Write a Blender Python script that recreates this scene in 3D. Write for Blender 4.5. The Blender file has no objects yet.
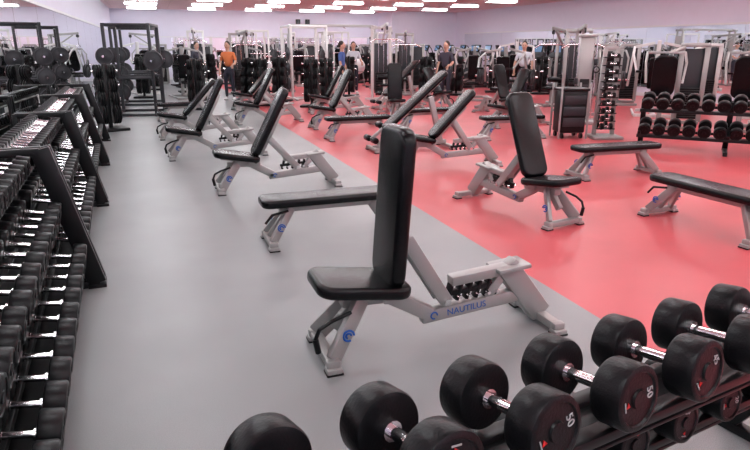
import bpy, bmesh, math, random
from mathutils import Vector, Matrix, Euler
R=math.radians
scene=bpy.context.scene
col=scene.collection
random.seed(7)
try:
    scene.view_settings.view_transform='Standard'
except Exception: pass

# ---------------------------------------------------------------- materials
def mat(name,color,rough=.5,metal=0,bump=0,bscale=60,var=0,vscale=5,coat=0,emit=None,estr=0,spec=None):
    m=bpy.data.materials.new(name); m.use_nodes=True
    nt=m.node_tree; b=nt.nodes['Principled BSDF']
    b.inputs['Base Color'].default_value=(*color,1)
    b.inputs['Roughness'].default_value=rough
    b.inputs['Metallic'].default_value=metal
    if coat: b.inputs['Coat Weight'].default_value=coat
    if spec is not None: b.inputs['Specular IOR Level'].default_value=spec
    if emit:
        b.inputs['Emission Color'].default_value=(*emit,1); b.inputs['Emission Strength'].default_value=estr
    tc=nt.nodes.new('ShaderNodeTexCoord')
    if var:
        n=nt.nodes.new('ShaderNodeTexNoise'); n.inputs['Scale'].default_value=vscale; n.inputs['Detail'].default_value=4
        mx=nt.nodes.new('ShaderNodeMix'); mx.data_type='RGBA'
        mx.inputs[6].default_value=(*[c*(1-var) for c in color],1)
        mx.inputs[7].default_value=(*[min(1,c*(1+var)) for c in color],1)
        nt.links.new(tc.outputs['Object'],n.inputs['Vector'])
        nt.links.new(n.outputs['Fac'],mx.inputs[0]); nt.links.new(mx.outputs[2],b.inputs['Base Color'])
    if bump:
        n=nt.nodes.new('ShaderNodeTexNoise'); n.inputs['Scale'].default_value=bscale; n.inputs['Detail'].default_value=3
        bp=nt.nodes.new('ShaderNodeBump'); bp.inputs['Strength'].default_value=bump; bp.inputs['Distance'].default_value=.01
        nt.links.new(tc.outputs['Object'],n.inputs['Vector'])
        nt.links.new(n.outputs['Fac'],bp.inputs['Height']); nt.links.new(bp.outputs['Normal'],b.inputs['Normal'])
    return m
SILVER=mat('silver_paint',(.36,.36,.35),.32,.35)
WHITE=mat('white_paint',(.68,.68,.67),.4,.05)
VINYL=mat('black_vinyl',(.004,.004,.005),.27,0,bump=.12,bscale=90,spec=.26)
RUBBER=mat('black_rubber',(.005,.005,.006),.36,0,bump=.12,bscale=120,spec=.22)
BLACK=mat('black_steel',(.006,.006,.007),.35,spec=.26)
DARK=mat('dark_grey_steel',(.03,.03,.035),.4,.3)
CHROME=mat('chrome',(.85,.85,.86),.13,1)
PLATE=mat('grey_plate',(.04,.04,.045),.45,.3)
BLUE=mat('blue_logo',(.01,.10,.42),.4)
RED=mat('red_print',(.6,.02,.02),.4)
WPRINT=mat('white_print',(.42,.42,.42),.4)
WALL=mat('lavender_wall',(.74,.72,.84),.7,var=.03)
MIRROR=mat('mirror_glass',(.86,.89,.90),.01,1)
TRIM=mat('trim_white',(.75,.75,.78),.5)
PANEL=mat('fluorescent_panel',(1,1,1),.5,emit=(.94,.98,1.0),estr=20)
SCREEN=mat('screen',(.02,.03,.05),.15,emit=(.2,.35,.6),estr=.6)
SKIN=mat('skin',(.55,.33,.24),.5)
HAIR=mat('hair',(.03,.02,.015),.6)
SHIRT1=mat('shirt_light',(.55,.6,.65),.8)
SHIRT2=mat('shirt_dark',(.04,.04,.06),.8)
SHIRT3=mat('shirt_orange',(.6,.16,.05),.8)
SHIRT4=mat('shirt_blue',(.06,.12,.35),.8)
PANTS=mat('trousers_dark',(.02,.02,.035),.8)
BALLM=mat('ball_white',(.8,.8,.82),.35)

# floor: grey rubber with a coral zone beginning at x = 2.5
FLOOR=bpy.data.materials.new('gym_floor'); FLOOR.use_nodes=True
nt=FLOOR.node_tree; b=nt.nodes['Principled BSDF']
tc=nt.nodes.new('ShaderNodeTexCoord'); sx=nt.nodes.new('ShaderNodeSeparateXYZ')
nt.links.new(tc.outputs['Object'],sx.inputs[0])
gt=nt.nodes.new('ShaderNodeMath'); gt.operation='GREATER_THAN'; gt.inputs[1].default_value=2.5
nt.links.new(sx.outputs['X'],gt.inputs[0])
n1=nt.nodes.new('ShaderNodeTexNoise'); n1.inputs['Scale'].default_value=260; n1.inputs['Detail'].default_value=2
n2=nt.nodes.new('ShaderNodeTexNoise'); n2.inputs['Scale'].default_value=1.3; n2.inputs['Detail'].default_value=5
for n in(n1,n2): nt.links.new(tc.outputs['Object'],n.inputs['Vector'])
def ramp(c0,c1,src,p0=.35,p1=.65):
    r=nt.nodes.new('ShaderNodeValToRGB'); r.color_ramp.elements[0].color=(*c0,1); r.color_ramp.elements[1].color=(*c1,1)
    r.color_ramp.elements[0].position=p0; r.color_ramp.elements[1].position=p1
    nt.links.new(src,r.inputs[0]); return r.outputs[0]
g=ramp((.215,.228,.230),(.315,.328,.330),n1.outputs['Fac'])
p=ramp((.52,.072,.088),(.63,.108,.122),n1.outputs['Fac'])
mx=nt.nodes.new('ShaderNodeMix'); mx.data_type='RGBA'
nt.links.new(gt.outputs[0],mx.inputs[0]); nt.links.new(g,mx.inputs[6]); nt.links.new(p,mx.inputs[7])
mz=nt.nodes.new('ShaderNodeMix'); mz.data_type='RGBA'; mz.blend_type='MULTIPLY'; mz.inputs[0].default_value=1
nt.links.new(mx.outputs[2],mz.inputs[6]); nt.links.new(ramp((.88,.88,.88),(1,1,1),n2.outputs['Fac']),mz.inputs[7])
nt.links.new(mz.outputs[2],b.inputs['Base Color'])
b.inputs['Roughness'].default_value=.38
bp=nt.nodes.new('ShaderNodeBump'); bp.inputs['Strength'].default_value=.12; bp.inputs['Distance'].default_value=.004
nt.links.new(n1.outputs['Fac'],bp.inputs['Height']); nt.links.new(bp.outputs['Normal'],b.inputs['Normal'])

# ceiling tiles: off-white, with pink bounce from the floor put into the colours
CEIL=bpy.data.materials.new('ceiling_tiles'); CEIL.use_nodes=True
nt=CEIL.node_tree; b=nt.nodes['Principled BSDF']
tc=nt.nodes.new('ShaderNodeTexCoord'); br=nt.nodes.new('ShaderNodeTexBrick')
br.offset=0; br.inputs['Scale'].default_value=1; br.inputs['Brick Width'].default_value=1.2; br.inputs['Row Height'].default_value=.6
br.inputs['Mortar Size'].default_value=.012
br.inputs['Color1'].default_value=(.93,.70,.71,1); br.inputs['Color2'].default_value=(.91,.68,.69,1); br.inputs['Mortar'].default_value=(.8,.58,.59,1)
nt.links.new(tc.outputs['Object'],br.inputs['Vector']); nt.links.new(br.outputs['Color'],b.inputs['Base Color'])
b.inputs['Roughness'].default_value=.8

# ---------------------------------------------------------------- mesh builder
class MB:
    def __init__(s): s.v=[];s.f=[];s.m=[];s.mats=[]
    def mi(s,m):
        if m not in s.mats: s.mats.append(m)
        return s.mats.index(m)
    def add(s,bm,M,m):
        k=s.mi(m); off=len(s.v); bm.verts.index_update()
        for v in bm.verts: s.v.append(M@v.co)
        for f in bm.faces:
            s.f.append([off+v.index for v in f.verts]); s.m.append(k)
        bm.free()
    def box(s,c,size,m,rot=(0,0,0),bev=.004,M=None):
        bm=bmesh.new(); bmesh.ops.create_cube(bm,size=1)
        for v in bm.verts: v.co=Vector((v.co.x*size[0],v.co.y*size[1],v.co.z*size[2]))
        if bev: bmesh.ops.bevel(bm,geom=bm.edges[:],offset=min(bev,min(size)*.4),segments=2,affect='EDGES',profile=.5)
        T=Matrix.Translation(c)@Euler(rot).to_matrix().to_4x4()
        if M: T=M@T
        s.add(bm,T,m)
    def frame(s,p1,p2):
        p1=Vector(p1);p2=Vector(p2); d=p2-p1;L=d.length; x=d.normalized()
        up=Vector((0,0,1)) if abs(x.z)<.98 else Vector((1,0,0))
        y=up.cross(x).normalized(); z=x.cross(y)
        Mx=Matrix((x,y,z)).transposed().to_4x4(); Mx.translation=(p1+p2)/2
        return Mx,L
    def beam(s,p1,p2,w,h,m,bev=.006):   # w across (y), h in plane
        Mx,L=s.frame(p1,p2); bm=bmesh.new(); bmesh.ops.create_cube(bm,size=1)
        for v in bm.verts: v.co=Vector((v.co.x*L,v.co.y*w,v.co.z*h))
        if bev: bmesh.ops.bevel(bm,geom=bm.edges[:],offset=bev,segments=2,affect='EDGES',profile=.5)
        s.add(bm,Mx,m)
    def lathe(s,prof,p1,p2,m,seg=24):
        Mx,L=s.frame(p1,p2); bm=bmesh.new(); rings=[]
        for t,r in prof:
            if r<=1e-6: rings.append([bm.verts.new((t-L/2,0,0))])
            else: rings.append([bm.verts.new((t-L/2,r*math.cos(2*math.pi*i/seg),r*math.sin(2*math.pi*i/seg))) for i in range(seg)])
        for a,c in zip(rings,rings[1:]):
            for i in range(seg):
                j=(i+1)%seg
                if len(a)==1 and len(c)>1: bm.faces.new((a[0],c[j],c[i]))
                elif len(c)==1 and len(a)>1: bm.faces.new((a[i],a[j],c[0]))
                elif len(a)>1: bm.faces.new((a[i],a[j],c[j],c[i]))
        bmesh.ops.recalc_face_normals(bm,faces=bm.faces[:])
        s.add(bm,Mx,m)
    def cyl(s,p1,p2,r,m,seg=16,b=.0):
        L=(Vector(p2)-Vector(p1)).length
        if b: pr=[(0,0),(0,r-b),(b*.3,r-b*.3),(b,r),(L-b,r),(L-b*.3,r-b*.3),(L,r-b),(L,0)]
        else: pr=[(0,0),(0,r),(L,r),(L,0)]
        s.lathe(pr,p1,p2,m,seg)
    def tube(s,pts,r,m,seg=10):
        for a,c in zip(pts,pts[1:]): s.cyl(a,c,r,m,seg)
        for q in pts[1:-1]: s.ball(q,r,m,seg)
    def ball(s,c,r,m,seg=12,sc=(1,1,1)):
        bm=bmesh.new(); bmesh.ops.create_uvsphere(bm,u_segments=seg,v_segments=max(6,seg//2),radius=r)
        s.add(bm,Matrix.Translation(c)@Matrix.Diagonal((*sc,1)),m)
    def pad(s,L,W,T,M,m,corner=.05,edge=.02):
        bm=bmesh.new(); bmesh.ops.create_cube(bm,size=1)
        for v in bm.verts: v.co=Vector((v.co.x*L,v.co.y*W,v.co.z*T))
        ve=[e for e in bm.edges if abs(e.verts[0].co.z-e.verts[1].co.z)>T*.5]
        bmesh.ops.bevel(bm,geom=ve,offset=corner,segments=5,affect='EDGES',profile=.5)
        he=[e for e in bm.edges if abs(abs(e.verts[0].co.z)-T/2)<1e-5 and abs(e.verts[0].co.z-e.verts[1].co.z)<1e-5 and len(e.link_faces)==2 and abs(e.calc_face_angle(0))>.5]
        bmesh.ops.bevel(bm,geom=he,offset=min(edge,T*.45),segments=4,affect='EDGES',profile=.5)
        s.add(bm,M,m)
    def torus(s,c,Rr,r,M,m,seg=20,k=6,arc=1.0):
        bm=bmesh.new(); rings=[]
        n=int(seg*arc)
        cnt=seg if arc>=1 else n+1
        for i in range(cnt):
            a=2*math.pi*i/seg
            rings.append([bm.verts.new(((Rr+r*math.cos(2*math.pi*j/k))*math.cos(a),r*math.sin(2*math.pi*j/k),(Rr+r*math.cos(2*math.pi*j/k))*math.sin(a))) for j in range(k)])
        for i in range(seg if arc>=1 else n):
            A=rings[i];C=rings[(i+1)%cnt]
            for j in range(k): bm.faces.new((A[j],A[(j+1)%k],C[(j+1)%k],C[j]))
        s.add(bm,Matrix.Translation(c)@(M or Matrix.Identity(4)),m)
    def mesh(s,name):
        me=bpy.data.meshes.new(name); me.from_pydata([tuple(v) for v in s.v],[],s.f)
        for m in s.mats: me.materials.append(m)
        me.polygons.foreach_set('material_index',s.m)
        me.polygons.foreach_set('use_smooth',[True]*len(s.f))
        me.update(); me.set_sharp_from_angle(angle=R(38))
        return me
def place(name,me,loc=(0,0,0),rz=0,scale=1,parent=None):
    o=bpy.data.objects.new(name,me); o.location=loc; o.rotation_euler=(0,0,R(rz)); o.scale=(scale,)*3
    col.objects.link(o)
    if parent: o.parent=parent
    return o
def text(name,body,size,m,parent,loc,rot,ext=.001):
    cu=bpy.data.curves.new(name,'FONT'); cu.body=body; cu.size=size; cu.extrude=ext; cu.align_x='CENTER'; cu.align_y='CENTER'
    cu.materials.append(m); o=bpy.data.objects.new(name,cu); o.location=loc; o.rotation_euler=rot; o.parent=parent; col.objects.link(o); return o

# ---------------------------------------------------------------- room
X0,X1,Y0,Y1,H=-1.65,15.5,-4,32.3,3.3
def slab(name,c,size,m):
    b=MB(); b.box((0,0,0),size,m,bev=0); o=place(name,b.mesh(name),c); return o
fl=slab('floor',(0,0,0),(1,1,1),FLOOR)
me=bpy.data.meshes.new('floor'); me.from_pydata([(X0,Y0,0),(X1,Y0,0),(X1,Y1,0),(X0,Y1,0),(X0,Y0,-.1),(X1,Y0,-.1),(X1,Y1,-.1),(X0,Y1,-.1)],[],[(0,1,2,3),(4,7,6,5),(0,4,5,1),(1,5,6,2),(2,6,7,3),(3,7,4,0)])
me.materials.append(FLOOR); fl.data=me
cx,cy=(X0+X1)/2,(Y0+Y1)/2
slab('ceiling',(cx,cy,H+.05),(X1-X0,Y1-Y0,.1),CEIL)
slab('wall_left',(X0-.05,cy,H/2),(.1,Y1-Y0,H),WALL)
slab('wall_right',(X1+.05,cy,H/2),(.1,Y1-Y0,H),WALL)
slab('wall_back',(cx,Y1+.05,H/2),(X1-X0,.1,H),WALL)
slab('wall_front',(cx,Y0-.05,H/2),(X1-X0,.1,H),WALL)
def mirror_wall(name,axis,pos,a0,a1,z0,z1,n):
    b=MB(); w=(a1-a0)/n
    for i in range(n):
        c=a0+w*(i+.5)
        if axis=='x': b.box((pos,c,(z0+z1)/2),(.012,w-.012,z1-z0),MIRROR,bev=0)
        else: b.box((c,pos,(z0+z1)/2),(w-.012,.012,z1-z0),MIRROR,bev=0)
    return place(name,b.mesh(name))
mirror_wall('mirror_left','x',X0+.008,0,30,.35,2.25,16)
mirror_wall('mirror_right','x',X1-.008,2,29.3,.3,2.2,15)
mirror_wall('mirror_back','y',Y1-.008,1.0,11.6,.25,2.0,8)
for nm,c,sz in (('baseboard_left',(X0+.01,cy,.06),(.02,Y1-Y0,.12)),('baseboard_right',(X1-.01,cy,.06),(.02,Y1-Y0,.12)),('baseboard_back',(cx,Y1-.01,.06),(X1-X0,.02,.12)),
    ('trim_1',(X0+.015,15,2.28),(.03,30,.05)),('trim_2',(X1-.015,15.6,2.23),(.03,27.4,.05)),('trim_3',(5.6,Y1-.015,2.03),(11.8,.03,.05))):
    slab(nm,c,sz,TRIM)
slab('wall_bay',(13.65,31.3,H/2),(3.7,2.0,H),WALL)
# fluorescent ceiling fittings; dropped body and glowing sides added to brighten the ceiling
b=MB()
yy=-2.6
while yy<31.5:
    xx=-.2
    while xx<15:
        if not (xx>10.8 and yy>29):
            b.box((xx,yy,H-.055),(1.22,.32,.07),PANEL,bev=.015)
            b.box((xx,yy,H-.01),(1.26,.36,.02),TRIM,bev=0)
            for s_ in(-1,1): b.box((xx+s_*.62,yy,H-.05),(.03,.34,.085),TRIM,bev=.004)
        xx+=2.6
    yy+=3.0
place('ceiling_light_panels',b.mesh('ceiling_light_panels'))

# ---------------------------------------------------------------- benches
def logo(b,x,z,y,r=.03):
    for sgn in(-1,1):
        b.torus((x,sgn*y,z),r,.005,None,BLUE,seg=16,arc=.85)
        b.torus((x,sgn*y,z),r*.5,.006,None,BLUE,seg=12,arc=.7)
def foot(b,x,half=.22,m=None):
    m=m or SILVER
    b.box((x,0,.045),(.065,half*2,.05),m,bev=.008)
    for s_ in(-1,1):
        b.box((x,s_*half,.018),(.085,.07,.036),SILVER,bev=.01)
        b.box((x,s_*half,.006),(.09,.075,.012),RUBBER,bev=.003)
        b.box((x,s_*(half-.01),.05),(.075,.05,.05),m,bev=.012)
def adj_bench(back=84,seat=6,bw=.30,bx=.48):
    b=MB()
    foot(b,.04,.20); foot(b,1.42,.22)
    for s_ in(-1,1):
        b.beam((.045,s_*.17,.06),(.25,s_*.045,.33),.035,.11,SILVER,.01)
    b.beam((.10,0,.16),(.25,0,.33),.05,.06,SILVER)
    b.beam((.14,0,.315),(.50,0,.305),.08,.065,SILVER,.012)
    b.beam((.38,0,.33),(.68,0,.155),.07,.085,SILVER,.012)
    b.beam((.62,0,.145),(1.28,0,.20),.07,.08,SILVER,.012)
    b.beam((.80,0,.345),(1.24,0,.38),.08,.06,SILVER,.012)
    b.beam((1.16,0,.40),(1.43,0,.05),.09,.14,SILVER,.016)
    b.beam((1.04,0,.21),(1.14,0,.34),.06,.06,SILVER,.01)
    b.box((1.19,0,.39),(.22,.17,.03),SILVER,rot=(0,R(-5),0),bev=.012)
    b.beam((.76,0,.265),(1.14,0,.295),.045,.03,BLACK)
    for i in range(6):
        x=.78+i*.062; b.beam((x,0,.22),(x+.03,0,.325),.05,.022,BLACK,.004)
        b.cyl((x+.01,-.05,.25),(x+.01,.05,.25),.012,CHROME,8)
    M=Matrix.Translation((.49,0,.335))@Matrix.Rotation(R(seat),4,'Y')@Matrix.Translation((-.25,0,.035))
    b.pad(.53,.37,.07,M,VINYL,corner=.09,edge=.026)
    b.box((0,0,0),(.36,.12,.03),SILVER,M=M@Matrix.Translation((0,0,-.045)))
    Mb=Matrix.Translation((bx,0,.365))@Matrix.Rotation(R(-back),4,'Y')
    b.pad(.86,bw,.082,Mb@Matrix.Translation((.455,0,.043)),VINYL,corner=.085,edge=.03)
    b.box((.36,0,-.008),(.62,.09,.022),SILVER,M=Mb)
    b.box((.36,.035,-.025),(.60,.022,.04),SILVER,M=Mb); b.box((.36,-.035,-.025),(.60,.022,.04),SILVER,M=Mb)
    sp=Mb@Vector((.28 if back>55 else .40,0,-.03))
    t=min(.84+.30*(1-(back-30)/55),1.1) if back<84 else .76
    for s_ in(-1,1):
        b.beam(sp+Vector((0,s_*.055,0)),(t,s_*.055,.235),.018,.08,SILVER,.008)
    b.beam(sp,(t,0,.235),.06,.06,SILVER,.006)
    b.cyl((t,-.075,.24),(t,.075,.24),.02,CHROME,12)
    b.cyl((.46,-.10,.345),(.46,.10,.345),.022,DARK,12)
    for s_ in(-1,1): b.box((.44,s_*.075,.34),(.15,.015,.10),SILVER,bev=.006)
    b.tube([(.16,-.13,.30),(.05,-.15,.275),(-.02,-.155,.24),(-.045,-.155,.18),(-.03,-.155,.13)],.011,BLACK)
    b.cyl((-.043,-.155,.19),(-.028,-.155,.11),.017,RUBBER,10)
    for s_ in(-1,1):
        b.torus((.14,s_*.150,.175),.03,.006,None,BLUE,seg=16,arc=.85); b.torus((.14,s_*.150,.175),.014,.006,None,BLUE,seg=12,arc=.7)
        b.torus((.69,s_*.04,.156),.02,.005,None,BLUE,seg=14,arc=.85)
    return b.mesh('adjustable_bench')
def flat_bench(L=1.25):
    b=MB(); foot(b,.07,.20); foot(b,L-.07,.20)
    M=Matrix.Translation((L/2,0,.38)); b.pad(L,.31,.07,M,VINYL,corner=.08,edge=.026)
    b.beam((.16,0,.315),(L-.16,0,.315),.08,.065,SILVER,.012)
    for x,x2 in((.07,.26),(L-.07,L-.26)):
        for s_ in(-1,1): b.beam((x,s_*.15,.06),(x2,s_*.04,.32),.035,.08,SILVER,.01)
        b.beam((x,0,.07),(x2,0,.32),.05,.06,SILVER,.01)
    b.tube([(.22,-.1,.31),(.08,-.12,.29),(.02,-.12,.22)],.011,BLACK)
    logo(b,.15,.18,.15)
    return b.mesh('flat_bench')
def incline_long_bench():
    b=MB(); foot(b,.05,.22); foot(b,1.35,.26)
    b.beam((.05,0,.06),(1.35,0,.10),.07,.07,SILVER,.012)
    b.beam((.15,0,.08),(.35,0,.34),.06,.08,SILVER,.012)
    b.beam((1.25,0,.10),(1.05,0,.84),.07,.09,SILVER,.012)
    M=Matrix.Translation((.30,0,.33))@Matrix.Rotation(R(-40),4,'Y')
    b.pad(1.35,.30,.07,M@Matrix.Translation((.67,0,.05)),VINYL,corner=.08,edge=.024)
    b.box((.62,0,0),(1.15,.08,.05),SILVER,M=M)
    for h,x in((.40,.22),(.20,.02)):
        b.cyl((x,-.22,h),(x,.22,h),.014,CHROME,10)
        for s_ in(-1,1): b.cyl((x,s_*.07,h),(x,s_*.25,h),.05,VINYL,16,b=.015)
    b.beam((.02,0,.2),(.30,0,.42),.05,.05,SILVER,.01)
    return b.mesh('incline_bench')

occ=[(13.6,31,2.2),(11.8,30.3,.6)]
def occ_bench(x,y,rz):
    for t in(.2,.7,1.2): occ.append((x+t*math.cos(R(rz)),y+t*math.sin(R(rz)),.35))
bench87=adj_bench(86,8,.35,.455)
bench60=adj_bench(62,10); bench45=adj_bench(47,10); bench66=adj_bench(67,8,.31)
flatm=flat_bench(); longm=incline_long_bench()
fg=place('adjustable_bench',bench87,(.70,2.90,0),0)
text('label','NAUTILUS',.055,BLUE,fg,(.90,-.037,.170),(R(90),R(-5),0))
for me,x,y,rz in ((bench60,.57,7.08,0),(bench60,.10,9.5,2),(bench66,3.52,4.48,99),(bench45,3.12,7.72,-8),
                  (bench60,2.95,12.1,4),(bench87,5.2,12.9,80),(bench66,8.0,12.4,96),(bench60,1.6,13.4,5),(bench45,.0,11.7,3),
                  (bench45,1.9,16.3,10),(bench60,3.6,14.9,-4),(bench60,6.5,11.0,8),(bench45,7.3,14.6,100)):
    place('adjustable_bench',me,(x,y,0),rz); occ_bench(x,y,rz)
for x,y,rz in((.74,4.94,0),(4.97,6.30,-3),(4.72,4.66,-87),(2.82,10.5,0),(5.5,9.65,-4),(.0,14.3,8),(4.6,11.3,3)):
    place('flat_bench',flatm,(x,y,0),rz); occ_bench(x,y,rz)
place('incline_bench',longm,(3.18,9.1,0),0)
place('incline_bench',longm,(5.5,15.3,0),10); occ_bench(5.5,15.3,10)

# ---------------------------------------------------------------- dumbbells
def dumbbell(b,c,axis,r,gap,th,grip=.016,seg=24,ring=True):
    c=Vector(c); a=Vector(axis).normalized()
    b.cyl(c-a*(gap+.01),c+a*(gap+.01),grip,CHROME,12)
    for s_ in(-1,1):
        p=c+a*s_*gap; q=c+a*s_*(gap+th)
        bv=r*.13
        pr=[(0,0),(0,r*.45),(0,r-bv),(bv*.3,r-bv*.3),(bv,r),(th-bv,r),(th-bv*.3,r-bv*.3),(th,r-bv),(th,r*.80),(th-.005,r*.76),(th-.005,r*.30),(th+.001,r*.27),(th+.001,0)]
        b.lathe(pr,p,q,RUBBER,seg)
        b.cyl(p-a*s_*.012,p,grip*1.6,CHROME,12)
fgrack=MB()
ang=R(9.0)
ux=Vector((math.cos(ang),math.sin(ang),0)); uy=Vector((-math.sin(ang),math.cos(ang),0))
O=Vector((.165,.995,0))
def RP(a,bb,z): return O+ux*a+uy*bb+Vector((0,0,z))
def rail(a0,a1,bb,z,w=.05,h=.03,m=BLACK): fgrack.beam(RP(a0,bb,z),RP(a1,bb,z),w,h,m,.004)
ZT=.705
for (bo,z,dz) in ((0,ZT-.02,.02),(.17,.38,.02)):
    rail(-.75,2.25,bo-.085,z+dz); rail(-.75,2.25,bo+.085,z-dz)
    rail(-.75,2.25,bo,z-.03,.18,.012)
for a in(-.70,2.2):
    fgrack.beam(RP(a,-.14,.02),RP(a,.38,.02),.06,.04,BLACK)
    fgrack.beam(RP(a,-.10,.03),RP(a,-.02,.71),.05,.07,BLACK)
    fgrack.beam(RP(a,.32,.03),RP(a,.10,.38),.05,.06,BLACK)
    fgrack.beam(RP(a,-.10,.38),RP(a,.28,.36),.05,.05,BLACK)
    fgrack.beam(RP(a,-.10,.71),RP(a,.12,.67),.05,.05,BLACK)
fgrk=place('dumbbell_rack',fgrack.mesh('dumbbell_rack'))
def one_db(r):
    b=MB(); dumbbell(b,(0,0,0),(0,1,0),r,.068,.086,seg=40); return b
cache={}
def place_db(a,bb,z,r,lab,skew,spin):
    if r not in cache: cache[r]=one_db(r).mesh('dumbbell')
    o=bpy.data.objects.new('dumbbell',cache[r]); col.objects.link(o)
    o.location=RP(a,bb,z); 
    o.rotation_euler=Euler((R(-7),0,ang+R(skew)),'XYZ')
    F=-.068-.086
    text('number_print',lab,r*.38,WPRINT,o,(math.sin(R(spin))*r*.53,F+.0035,math.cos(R(spin))*r*.53),(R(90),R(spin),0),.0008)
    b=MB(); b.lathe([(0,r*.11),(.0015,r*.11),(.0015,0)],(0,0,0),(0,.002,0),RED,3)
    b.box((.0,.001,-r*.13),(r*.30,.002,r*.04),WPRINT,bev=0)
    t=b.mesh('logo_print'); q=bpy.data.objects.new('logo_print',t); col.objects.link(q); q.parent=o
    q.location=(-math.sin(R(spin))*r*.5,F+.002,-math.cos(R(spin))*r*.5); q.rotation_euler=(0,R(spin),0)
    return o
tops=[-.27,.015,.29,.57,.84,1.11,1.38,1.65,1.92]
for i,a in enumerate(tops):
    lab,r=(['60','55','55','50','50','45','40','35','30'][i],[.092,.091,.090,.088,.087,.086,.084,.082,.080][i])
    place_db(a,0,ZT+.022+r*.93,r,lab,6,[200,170,190,75,85,60,-70,15,35][i])
for i,a in enumerate([.15,.39,.63,.87,1.11,1.35,1.59,1.83]):
    r=.080-.002*i
    place_db(a,.17,.402+r*.95,r,['30','30','25','25','25','20','20','15'][i],3,[0,80,180,20,200,15,90,0][i])

# ---------------------------------------------------------------- long wall rack (left)
def wall_rack(seed,rads,L=2.4):
    rnd=random.Random(seed); b=MB()
    for y in(.03,L-.03):
        b.beam((-.02,y,.03),(-.25,y,1.0),.05,.12,BLACK,.008)
        b.beam((.0,y,.025),(-.72,y,.025),.05,.05,BLACK)
        b.beam((-.70,y,.03),(-.70,y,1.0),.05,.05,BLACK)
        b.beam((-.25,y,.98),(-.70,y,.98),.05,.05,BLACK)
        b.box((-.02,y,.012),(.12,.09,.024),BLACK)
    d=MB()
    for k,(xc,z) in enumerate(((-.20,.20),(-.31,.52),(-.44,.86))):
        for s_ in(-1,1): b.beam((xc+s_*.08,.0,z-s_*.015),(xc+s_*.08,L,z-s_*.015),.045,.035,BLACK,.004)
        b.beam((xc,.0,z-.035),(xc,L,z-.035),.16,.01,BLACK,0)
        r=rads[k]; n=int((L-.16)/(2*r+.018)); st=(L-.16)/n
        for i in range(n):
            y=.08+st*(i+.5); rr=r*(1-.06*i/n)
            dumbbell(d,(xc,y,z+.02+rr*.95),(1,rnd.uniform(-.05,.05),-.18),rr,.062,.065+.02*rr/.09,.014,seg=20)
    b.beam((-.62,0,.35),(-.62,L,.35),.015,.5,BLACK,0)
    return b.mesh('dumbbell_rack'),d.mesh('dumbbell_set')
th=R(2.9)
for i,(y,rads,L) in enumerate(((.55,(.092,.080,.064),3.9),(4.47,(.084,.070,.056),2.4),(6.92,(.074,.062,.050),2.4),(9.37,(.068,.057,.046),2.4))):
    r,d=wall_rack(i,rads,L)
    x=-.50-(y-4.47)*math.tan(th)
    o=place('dumbbell_rack',r,(x,y,0),math.degrees(th)); q=place('dumbbell_set',d,(0,0,0),0,parent=o)

def two_tier(L=2.6,r=.095):
    b=MB(); d=MB()
    for x in(.04,L-.04,L/2):
        b.beam((x,-.28,.03),(x,.30,.03),.06,.06,BLACK)
        b.beam((x,.24,.03),(x,.12,.80),.06,.08,BLACK)
        b.beam((x,-.22,.28),(x,.18,.38),.05,.05,BLACK); b.beam((x,-.05,.68),(x,.16,.76),.05,.05,BLACK)
    for yc,z in((-.06,.26),(.04,.66)):
        for s_ in(-1,1): b.beam((0,yc+s_*.08,z+s_*.04),(L,yc+s_*.08,z+s_*.04),.05,.04,BLACK)
        b.beam((0,yc,z-.02),(L,yc,z-.02),.2,.02,BLACK,0)
        n=int(L/(2*r+.015)); st=L/n
        for i in range(n):
            dumbbell(d,(st*(i+.5),yc,z+.03+r*.95),(0,1,.42),r,.06,.09,.016,seg=22)
    return b.mesh('dumbbell_rack'),d.mesh('dumbbell_set')
r,d=two_tier()
o=place('dumbbell_rack',r,(7.5,7.95,0),-48); place('dumbbell_set',d,(0,0,0),0,parent=o)
o=place('dumbbell_rack',r,(9.35,5.9,0),-48); place('dumbbell_set',d,(0,0,0),0,parent=o)

b=MB(); d=MB()
b.box((0,0,.03),(.55,.5,.06),SILVER,bev=.02)
for s_ in(-1,1): b.beam((s_*.17,.08,.05),(s_*.10,.08,1.6),.06,.07,SILVER)
b.beam((-.12,.08,1.6),(.12,.08,1.6),.06,.07,SILVER)
for i in range(10):
    z=.20+i*.14; rr=.062-.003*i
    b.beam((-.16,-.02,z-.02),(.16,-.02,z-.02),.10,.02,BLACK)
    dumbbell(d,(0,-.05,z+rr*.4),(1,0,0),rr,.055,.05,.014,seg=18)
    dumbbell(d,(0,.20,z+rr*.4),(1,0,0),rr,.055,.05,.014,seg=18)
o=place('dumbbell_tower',b.mesh('dumbbell_tower'),(7.72,9.0,0),-20); place('dumbbell_set',d.mesh('dumbbell_set'),parent=o)
b=MB()
b.box((0,0,.48),(.46,.42,.76),BLACK,bev=.03); b.box((0,0,.88),(.52,.48,.05),BLACK,bev=.02)
for z in(.3,.5,.7): b.box((0,-.215,z),(.40,.02,.15),DARK,bev=.008)
for sx_ in(-1,1):
    for sy_ in(-1,1):
        b.cyl((sx_*.18-.02,sy_*.16,.05),(sx_*.18+.02,sy_*.16,.05),.05,RUBBER,14); b.beam((sx_*.18,sy_*.16,.05),(sx_*.18,sy_*.16,.12),.03,.03,SILVER,.003)
    b.beam((sx_*.26,-.22,.0),(sx_*.26,-.22,.98),.03,.03,SILVER,.004); b.beam((sx_*.26,.22,.0),(sx_*.26,.22,.98),.03,.03,SILVER,.004)
place('storage_cart',b.mesh('storage_cart'),(7.18,9.35,0),-15)

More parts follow.
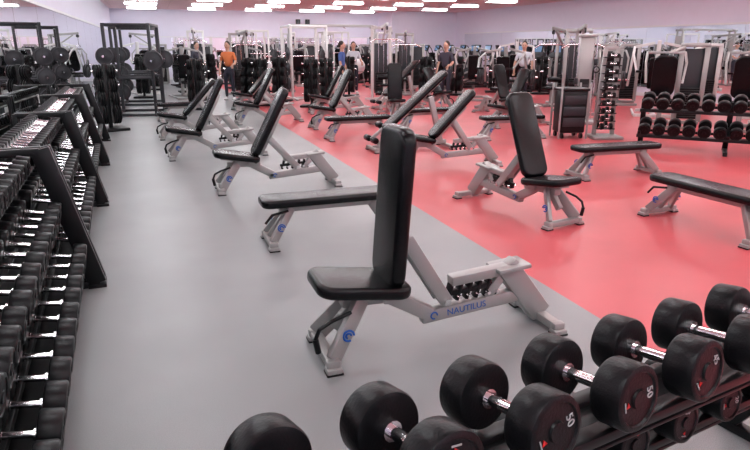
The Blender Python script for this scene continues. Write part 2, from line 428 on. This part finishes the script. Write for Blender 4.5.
# ---------------------------------------------------------------- machines
def plate(b,c,axis,r=.22,t=.035,m=PLATE):
    c=Vector(c);a=Vector(axis).normalized()
    b.lathe([(0,.03),(0,r*.35),(t*.2,r*.4),(t*.2,r*.82),(0,r*.86),(0,r-.01),(.01,r),(t-.01,r),(t,r-.01),(t,r*.86),(t*.8,r*.82),(t*.8,r*.4),(t,r*.35),(t,.03)],c-a*t/2,c+a*t/2,m,24)
def cable_station(m=WHITE,h=2.15):
    b=MB()
    b.beam((-.5,-.45,.035),(.5,-.45,.035),.07,.07,m); b.beam((-.5,.45,.035),(.5,.45,.035),.07,.07,m); b.beam((0,-.45,.04),(0,.75,.04),.08,.07,m)
    for s_ in(-1,1):
        b.beam((s_*.28,-.45,.05),(s_*.28,-.45,h),.06,.08,m)
        b.cyl((s_*.08,-.45,.1),(s_*.08,-.45,h-.1),.012,CHROME,8)
    b.beam((-.32,-.45,h),(.32,-.45,h),.08,.08,m); b.beam((0,-.5,h),(0,.55,h+.08),.07,.08,m); b.beam((0,-.42,h-.5),(0,.35,h+.02),.05,.05,m)
    for i in range(14): b.box((0,-.45,.16+i*.05),(.34,.13,.044),BLACK,bev=.004)
    for y in(-.3,.5): b.cyl((-.02,y,h-.02),(.02,y,h-.02),.06,DARK,18)
    b.cyl((0,.5,h-.05),(0,.5,h-.32),.006,BLACK,6)
    b.tube([(-.5,.5,h-.42),(-.35,.5,h-.34),(.35,.5,h-.34),(.5,.5,h-.42)],.016,CHROME)
    b.beam((0,.35,.05),(0,.35,.48),.06,.06,m)
    b.pad(.40,.36,.07,Matrix.Translation((0,.35,.50)),VINYL); b.beam((0,.08,.06),(0,.08,.75),.06,.06,m)
    b.cyl((-.22,.12,.72),(.22,.12,.72),.07,VINYL,18,b=.02)
    b.box((0,-.52,.95),(.4,.012,1.5),DARK,bev=.004)
    return b.mesh('cable_machine')
def power_rack(m=WHITE,h=2.2):
    b=MB()
    for sx_ in(-1,1):
        for y in(-.5,.5): b.beam((sx_*.58,y,.0),(sx_*.58,y,h),.07,.07,m)
        for z in(.04,h,.9): b.beam((sx_*.58,-.5,z),(sx_*.58,.5,z),.06,.06,m)
        b.beam((sx_*.58,.5,.04),(sx_*.58,.95,.04),.07,.07,m)
        for i in range(3):
            b.cyl((sx_*.58,.5,.5+i*.45),(sx_*.85,.5,.5+i*.45),.025,CHROME,10); plate(b,(sx_*.70,.5,.5+i*.45),(1,0,0),.2)
    for y in(-.5,.5): b.beam((-.6,y,h),(.6,y,h),.07,.07,m)
    b.beam((-.6,.5,.05),(.6,.5,.05),.07,.07,m)
    b.cyl((-1.05,-.58,1.3),(1.05,-.58,1.3),.014,CHROME,10)
    for s_ in(-1,1):
        b.cyl((s_*.72,-.58,1.3),(s_*1.1,-.58,1.3),.025,CHROME,10)
        plate(b,(s_*.78,-.58,1.3),(1,0,0),.225); plate(b,(s_*.83,-.58,1.3),(1,0,0),.225)
        b.box((s_*.58,-.56,1.27),(.06,.1,.05),DARK)
    return b.mesh('power_rack')
def lever_machine(m=SILVER,h=1.6):
    b=MB()
    b.beam((-.45,-.6,.035),(.45,-.6,.035),.07,.07,m); b.beam((0,-.6,.04),(0,.75,.04),.08,.08,m); b.beam((-.35,.75,.035),(.35,.75,.035),.07,.07,m)
    b.beam((0,.7,.05),(0,.35,h),.09,.09,m); b.beam((0,-.05,.05),(0,.05,.45),.07,.07,m)
    b.pad(.42,.42,.08,Matrix.Translation((0,.0,.50)),VINYL)
    b.pad(.75,.36,.09,Matrix.Translation((0,.24,.98))@Matrix.Rotation(R(-80),4,'X')@Matrix.Rotation(R(90),4,'Z'),VINYL)
    for s_ in(-1,1):
        b.beam((s_*.10,.38,h-.05),(s_*.55,.30,h-.15),.06,.06,m)
        b.tube([(s_*.55,.32,h-.15),(s_*.58,-.10,h-.30),(s_*.48,-.42,1.05),(s_*.36,-.48,1.05)],.028,m)
        b.cyl((s_*.30,-.48,1.05),(s_*.50,-.48,1.05),.03,RUBBER,10)
        b.beam((s_*.55,.30,h-.2),(s_*.62,.55,.65),.05,.06,m)
        b.cyl((s_*.60,.5,.8),(s_*.90,.5,.8),.025,CHROME,10)
        plate(b,(s_*.70,.5,.8),(1,0,0),.22); plate(b,(s_*.76,.5,.8),(1,0,0),.22)
        b.beam((s_*.45,-.6,.05),(s_*.45,.7,.05),.05,.05,m)
    return b.mesh('chest_press_machine')
def selector_machine(m=SILVER):
    b=MB(); h=1.65
    b.beam((-.55,.4,.035),(.55,.4,.035),.08,.07,m); b.beam((-.4,-.6,.035),(.4,-.6,.035),.07,.07,m); b.beam((0,-.6,.04),(0,.4,.04),.09,.07,m)
    for s_ in(-1,1): b.beam((s_*.24+.3,.45,.05),(s_*.24+.3,.45,h),.05,.10,m)
    b.box((.3,.45,h),(.56,.14,.08),m,bev=.02); b.box((.3,.53,.85),(.46,.015,1.45),DARK)
    for i in range(13): b.box((.3,.45,.14+i*.05),(.38,.13,.044),BLACK,bev=.004)
    b.tube([(-.25,.35,.06),(-.25,.30,1.1),(-.15,.25,1.5),(.1,.38,1.6)],.04,m)
    b.pad(.42,.44,.09,Matrix.Translation((-.25,-.15,.52)),VINYL); b.beam((-.25,-.15,.05),(-.25,-.15,.48),.07,.07,m)
    b.pad(.85,.46,.10,Matrix.Translation((-.25,.12,1.02))@Matrix.Rotation(R(-80),4,'X')@Matrix.Rotation(R(90),4,'Z'),VINYL,corner=.14)
    b.tube([(-.62,.1,1.5),(-.64,-.25,1.3),(-.6,-.35,.9)],.025,m); b.tube([(.1,.1,1.5),(.12,-.25,1.3),(.08,-.35,.9)],.025,m)
    b.beam((-.62,.12,1.5),(.1,.12,1.5),.05,.05,m)
    return b.mesh('selector_machine')
def treadmill():
    b=MB()
    b.box((0,0,.10),(.75,1.9,.20),DARK,bev=.03); b.box((0,.02,.205),(.5,1.6,.02),BLACK)
    for s_ in(-1,1):
        b.beam((s_*.36,.75,.15),(s_*.36,.62,1.2),.06,.09,SILVER); b.tube([(s_*.36,.62,1.1),(s_*.36,.2,.95)],.022,BLACK)
    b.box((0,.66,1.27),(.80,.14,.20),DARK,rot=(R(-25),0,0),bev=.03); b.box((0,.74,1.50),(.45,.05,.3),BLACK,rot=(R(-12),0,0),bev=.015)
    b.box((0,.712,1.50),(.38,.006,.24),SCREEN,rot=(R(-12),0,0),bev=0)
    return b.mesh('treadmill')
def elliptical():
    b=MB()
    b.beam((0,-.9,.06),(0,.8,.06),.10,.09,DARK); b.beam((-.35,-.9,.035),(.35,-.9,.035),.08,.07,SILVER); b.beam((-.3,.8,.035),(.3,.8,.035),.08,.07,SILVER)
    b.cyl((-.09,.45,.42),(.09,.45,.42),.34,DARK,28,b=.04)
    b.beam((0,.45,.3),(0,.25,1.45),.09,.11,SILVER); b.box((0,.22,1.52),(.34,.08,.28),BLACK,rot=(R(-20),0,0),bev=.02); b.box((0,.17,1.52),(.26,.01,.2),SCREEN,rot=(R(-20),0,0),bev=0)
    for s_ in(-1,1):
        b.beam((s_*.2,.45,.42+s_*.18),(s_*.22,-.85,.25),.05,.06,SILVER); b.box((s_*.2,-.3,.34+s_*.08),(.15,.36,.04),BLACK,bev=.015)
        b.tube([(s_*.25,.1,.45),(s_*.27,.28,1.1),(s_*.26,.05,1.5),(s_*.24,-.08,1.62)],.02,BLACK)
    return b.mesh('elliptical_trainer')
def plate_tree():
    b=MB(); b.box((0,0,.03),(.6,.5,.06),BLACK,bev=.01); b.beam((0,0,.05),(0,0,1.3),.07,.07,BLACK)
    for i in range(4):
        for s_ in(-1,1):
            z=.35+i*.27; b.cyl((0,0,z),(s_*.25,0,z),.024,CHROME,10)
            for k in range(3): plate(b,(s_*(.08+k*.045),0,z),(1,0,0),.22-.03*i,.035,RUBBER)
    return b.mesh('plate_tree')
def crossover(m=SILVER):
    b=MB()
    for s_ in(-1,1):
        x=s_*1.6; b.beam((x,-.4,.04),(x,.4,.04),.08,.08,m)
        for y in(-.16,.16): b.beam((x,y,.05),(x,y,2.3),.06,.07,m)
        for i in range(16): b.box((x,0,.14+i*.05),(.13,.28,.044),BLACK,bev=.004)
        b.box((x,0,2.3),(.14,.46,.1),m,bev=.02); b.box((x+s_*.07,0,1.1),(.012,.34,1.9),m)
        b.cyl((x-s_*.1,0,1.9),(x-s_*.14,0,1.9),.05,DARK,16)
        b.cyl((x-s_*.12,0,1.9),(x-s_*.18,0,1.5),.006,BLACK,6); b.torus((x-s_*.18,0,1.42),.07,.012,None,BLACK,16)
    b.beam((-1.6,0,2.33),(1.6,0,2.33),.07,.09,m)
    for x in(-.4,.4): b.tube([(x-.15,-.15,2.25),(x,-.02,2.30)],.015,CHROME)
    return b.mesh('cable_crossover')
def cable_column(m=SILVER):
    b=MB()
    b.box((0,0,.04),(.7,.6,.08),m,bev=.02); b.box((0,.05,.95),(.30,.16,1.75),m,bev=.03)
    b.box((0,-.035,.55),(.20,.02,.8),BLACK,bev=.008)
    for i in range(12): b.box((0,-.05,.2+i*.055),(.18,.02,.045),DARK,bev=.004)
    b.box((0,.02,1.84),(.36,.26,.06),m,bev=.02)
    for s_ in(-1,1):
        b.cyl((s_*.19,-.05,.1),(s_*.19,-.05,1.8),.016,CHROME,10); b.box((s_*.19,-.07,1.3 if s_>0 else .9),(.07,.08,.14),DARK,bev=.015)
        b.torus((s_*.19,-.16,1.15 if s_>0 else .75),.06,.012,None,BLACK,16)
        b.cyl((s_*.19,-.12,1.28 if s_>0 else .88),(s_*.19,-.16,1.21 if s_>0 else .81),.006,BLACK,6)
    return b.mesh('cable_column')
CS=cable_station(); CS2=cable_station(SILVER,2.0); PR=power_rack(WHITE); PR2=power_rack(DARK,2.1); LM=lever_machine(); LM2=lever_machine(WHITE,1.75); SM=selector_machine(); SM2=selector_machine(WHITE); TM=treadmill(); EL=elliptical(); PT=plate_tree(); CO=crossover()
N={CS:'cable_machine',CS2:'cable_machine',PR:'power_rack',PR2:'power_rack',LM:'chest_press_machine',LM2:'chest_press_machine',SM:'selector_machine',SM2:'selector_machine',TM:'treadmill',EL:'elliptical_trainer',PT:'plate_tree',CO:'cable_crossover'}
spots=[(CS,6.6,17.6,170),(PR,4.6,19.5,185),(CO,6.4,22.5,180),(PR2,-.4,16.2,80),(PT,-.9,13.2,20),(PR2,-.4,19.0,80),(LM,1.0,20.8,10),(CS2,2.9,21.2,190),
 (PT,1.2,18.4,0),(LM,3.3,23.4,-10),(CS,1.6,24.8,170),(PR,4.0,26.2,180),(CS2,8.2,19.8,160),(LM,9.4,17.1,-30),(LM2,11.3,17.8,-40),(LM,8.9,14.7,-50),
 (SM,10.3,10.0,-42),(SM,11.3,8.9,-48),(SM,12.7,14.4,-30),(SM2,13.2,12.2,-40),(LM2,11.5,11.8,-40),(CS2,10.7,14.6,120),(SM,13.6,16.8,-60),(SM2,12.9,9.8,-50),(LM,10.2,20.2,-30),(SM,9.6,22.8,-30),
 (CS,9.6,25.2,180),(SM,6.0,25.4,-10),(PR,8.0,28.0,180),(LM2,-.3,23.0,20),(CS2,-.2,26.4,90),(SM,2.0,29.0,-10),(CS,4.6,30.2,180),(SM,10.2,30.6,-10),(LM,.2,30.4,0),
 (CS2,9.9,12.7,150)]
for m_,x,y,rz in spots: place(N[m_],m_,(x,y,0),rz); occ.append((x,y,1.7 if m_ is CO else 1.0))
place('cable_column',cable_column(),(8.75,11.0,0),-25); occ.append((8.75,11,.4))
for i in range(7): place('treadmill',TM,(14.1,18.8+i*1.35,0),-80); occ.append((14.1,18.8+i*1.35,.9))
for i in range(6): place('elliptical_trainer',EL,(11.9,21.8+i*1.2,0),-80); occ.append((11.9,21.8+i*1.2,.9))
people=[(6.6,20.6,.4),(1.5,22.5,.4),(2.2,19.4,.4),(5.4,18.0,.3),(8.0,16.2,.3),(10.6,16.2,.3)]
occ+=people
occ+=[(4.2,24.6,.4),(8.0,24.4,.4)]
rnd=random.Random(3)
kinds=[(LM,.9),(SM,.8),(SM2,.8),(LM2,.9),(CS,.75),(CS2,.75),(PT,.45),(PT,.45)]
tries=0;added=0
while tries<5000 and added<44:
    tries+=1
    m_,rr=rnd.choice(kinds); x=rnd.uniform(-.4,13.2); y=rnd.uniform(16.5,30)
    if all((x-a)**2+(y-b_)**2>(rr+c)**2*.92 for a,b_,c in occ):
        place(N[m_],m_,(x,y,0),rnd.uniform(-50,20)); occ.append((x,y,rr)); added+=1

def ball_stand(m):
    b=MB()
    for s_ in(-1,1): b.beam((s_*.3,0,.03),(s_*.22,0,.58),.04,.04,SILVER); b.beam((s_*.3,-.25,.025),(s_*.3,.25,.025),.05,.05,SILVER)
    b.torus((0,0,.6),.24,.02,Matrix.Rotation(R(90),4,'X'),SILVER); b.ball((0,0,.80),.31,m,28)
    return b.mesh('stability_ball')
bw=ball_stand(BALLM)
place('stability_ball',bw,(4.2,24.6,0)); place('stability_ball',bw,(8.0,24.4,0))

b=MB()
b.box((0,0,0),(.22,.18,.34),BLACK,bev=.02); b.cyl((0,-.09,-.04),(0,-.1,-.04),.08,DARK,18); b.cyl((0,-.09,.1),(0,-.1,.1),.035,DARK,14); b.beam((0,.05,.05),(0,.20,.05),.04,.04,BLACK)
sp_=b.mesh('wall_speaker')
place('wall_speaker',sp_,(7.3,Y1-.2,2.75)); place('wall_speaker',sp_,(7.8,Y1-.2,2.75))

# ---------------------------------------------------------------- people (far back of the gym)
def person(name,loc,rz,shirt,arm=0):
    root=bpy.data.objects.new(name,None); col.objects.link(root); root.location=loc; root.rotation_euler=(0,0,R(rz))
    def mk(nm,pts,edges,rad,m):
        me=bpy.data.meshes.new(nm); me.from_pydata(pts,edges,[])
        o=bpy.data.objects.new(nm,me); col.objects.link(o); o.parent=root
        bpy.context.view_layer.objects.active=o
        o.modifiers.new('skin','SKIN')
        if not me.skin_vertices:
            bm=bmesh.new(); bm.from_mesh(me); bm.verts.layers.skin.verify(); bm.to_mesh(me); bm.free()
        for i,(v,r) in enumerate(zip(me.skin_vertices[0].data,rad)):
            v.radius=r if isinstance(r,tuple) else (r,r*.9); v.use_root=(i==0)
        s=o.modifiers.new('sub','SUBSURF'); s.levels=2; s.render_levels=2
        me.materials.append(m); 
        o.modifiers['skin'].use_smooth_shade=True
        return o
    mk('trousers',[(0,0,.93),(.10,0,.88),(.11,-.03,.50),(.11,.02,.10),(-.10,0,.88),(-.13,.02,.50),(-.14,.06,.10),(0,0,1.02)],[(0,1),(1,2),(2,3),(0,4),(4,5),(5,6),(0,7)],[(.15,.11),.095,.065,.05,.095,.065,.05,(.14,.10)],PANTS)
    a=arm
    mk('shirt',[(0,0,1.0),(0,0,1.18),(0,0,1.38),(.17,0,1.40),(.24,0,1.18),(-.17,0,1.40),(-.24,0,1.18),(0,0,1.46)],[(0,1),(1,2),(2,3),(3,4),(2,5),(5,6),(2,7)],[(.15,.105),(.14,.10),(.16,.11),.065,.052,.065,.052,.06],shirt)
    mk('arm_1',[(.24,0,1.2),(.26,-.02-.12*a,1.10),(.26,-.08-.2*a,.90+.2*a),(.26,-.10-.22*a,.82+.22*a)],[(0,1),(1,2),(2,3)],[.042,.040,.028,.034],SKIN)
    mk('arm_2',[(-.24,0,1.2),(-.26,-.02,1.10),(-.26,-.08,.90),(-.26,-.10,.82)],[(0,1),(1,2),(2,3)],[.042,.040,.028,.034],SKIN)
    for s_ in(-1,1):
        da=.22*a if s_>0 else 0
        for k in range(4): mk('finger',[(s_*.26+(k-1.5)*.017,-.10-da,.82+da),(s_*.26+(k-1.5)*.019,-.12-da,.74+da+abs(k-1.3)*.008)],[(0,1)],[.010,.008],SKIN)
        mk('thumb',[(s_*.26-s_*.02,-.11-da,.85+da),(s_*.26-s_*.05,-.14-da,.80+da)],[(0,1)],[.012,.009],SKIN)
        mk('shoe',[(s_*.12+(-.01),.05,.048),(s_*.13,-.06,.045),(s_*.135,-.16,.036)],[(0,1),(1,2)],[.048,.046,.034],WHITE)
    b=MB(); b.cyl((0,0,1.44),(0,-.01,1.56),.055,SKIN,14); b.ball((0,-.015,1.63),.095,SKIN,20,(.82,1.0,1.25)); b.ball((0,.012,1.665),.098,HAIR,20,(.86,1.0,1.12))
    b.ball((0,-.115,1.62),.016,SKIN,8,(.8,1,1.5))
    for s_ in(-1,1): b.ball((s_*.032,-.10,1.645),.011,HAIR,8); b.ball((s_*.08,-.005,1.63),.022,SKIN,8,(.4,.8,1.3))
    b.box((0,-.105,1.575),(.04,.008,.008),RED,bev=.002)
    place('head',b.mesh('head'),parent=root)
person('standing_man',(6.6,20.6,0),-10,SHIRT1,1)
person('standing_woman',(1.5,22.5,0),30,SHIRT2,0)
person('standing_man',(2.2,19.4,0),-30,SHIRT3,1)
person('standing_woman',(5.4,18.0,0),60,SHIRT4,0)
person('standing_man',(8.0,16.2,0),-60,SHIRT2,1)
person('standing_man',(10.6,16.2,0),-40,SHIRT1,0)

# ---------------------------------------------------------------- camera
cam=bpy.data.cameras.new('camera'); co=bpy.data.objects.new('camera',cam); col.objects.link(co)
cam.sensor_width=36; cam.lens=28.8; cam.clip_start=.05
co.location=(0,0,1.65); co.rotation_euler=(R(90-16.7),0,R(-19.75))
scene.camera=co
w=bpy.data.worlds.new('world'); scene.world=w; w.use_nodes=True; w.node_tree.nodes['Background'].inputs[0].default_value=(.8,.8,.85,1); w.node_tree.nodes['Background'].inputs[1].default_value=.3
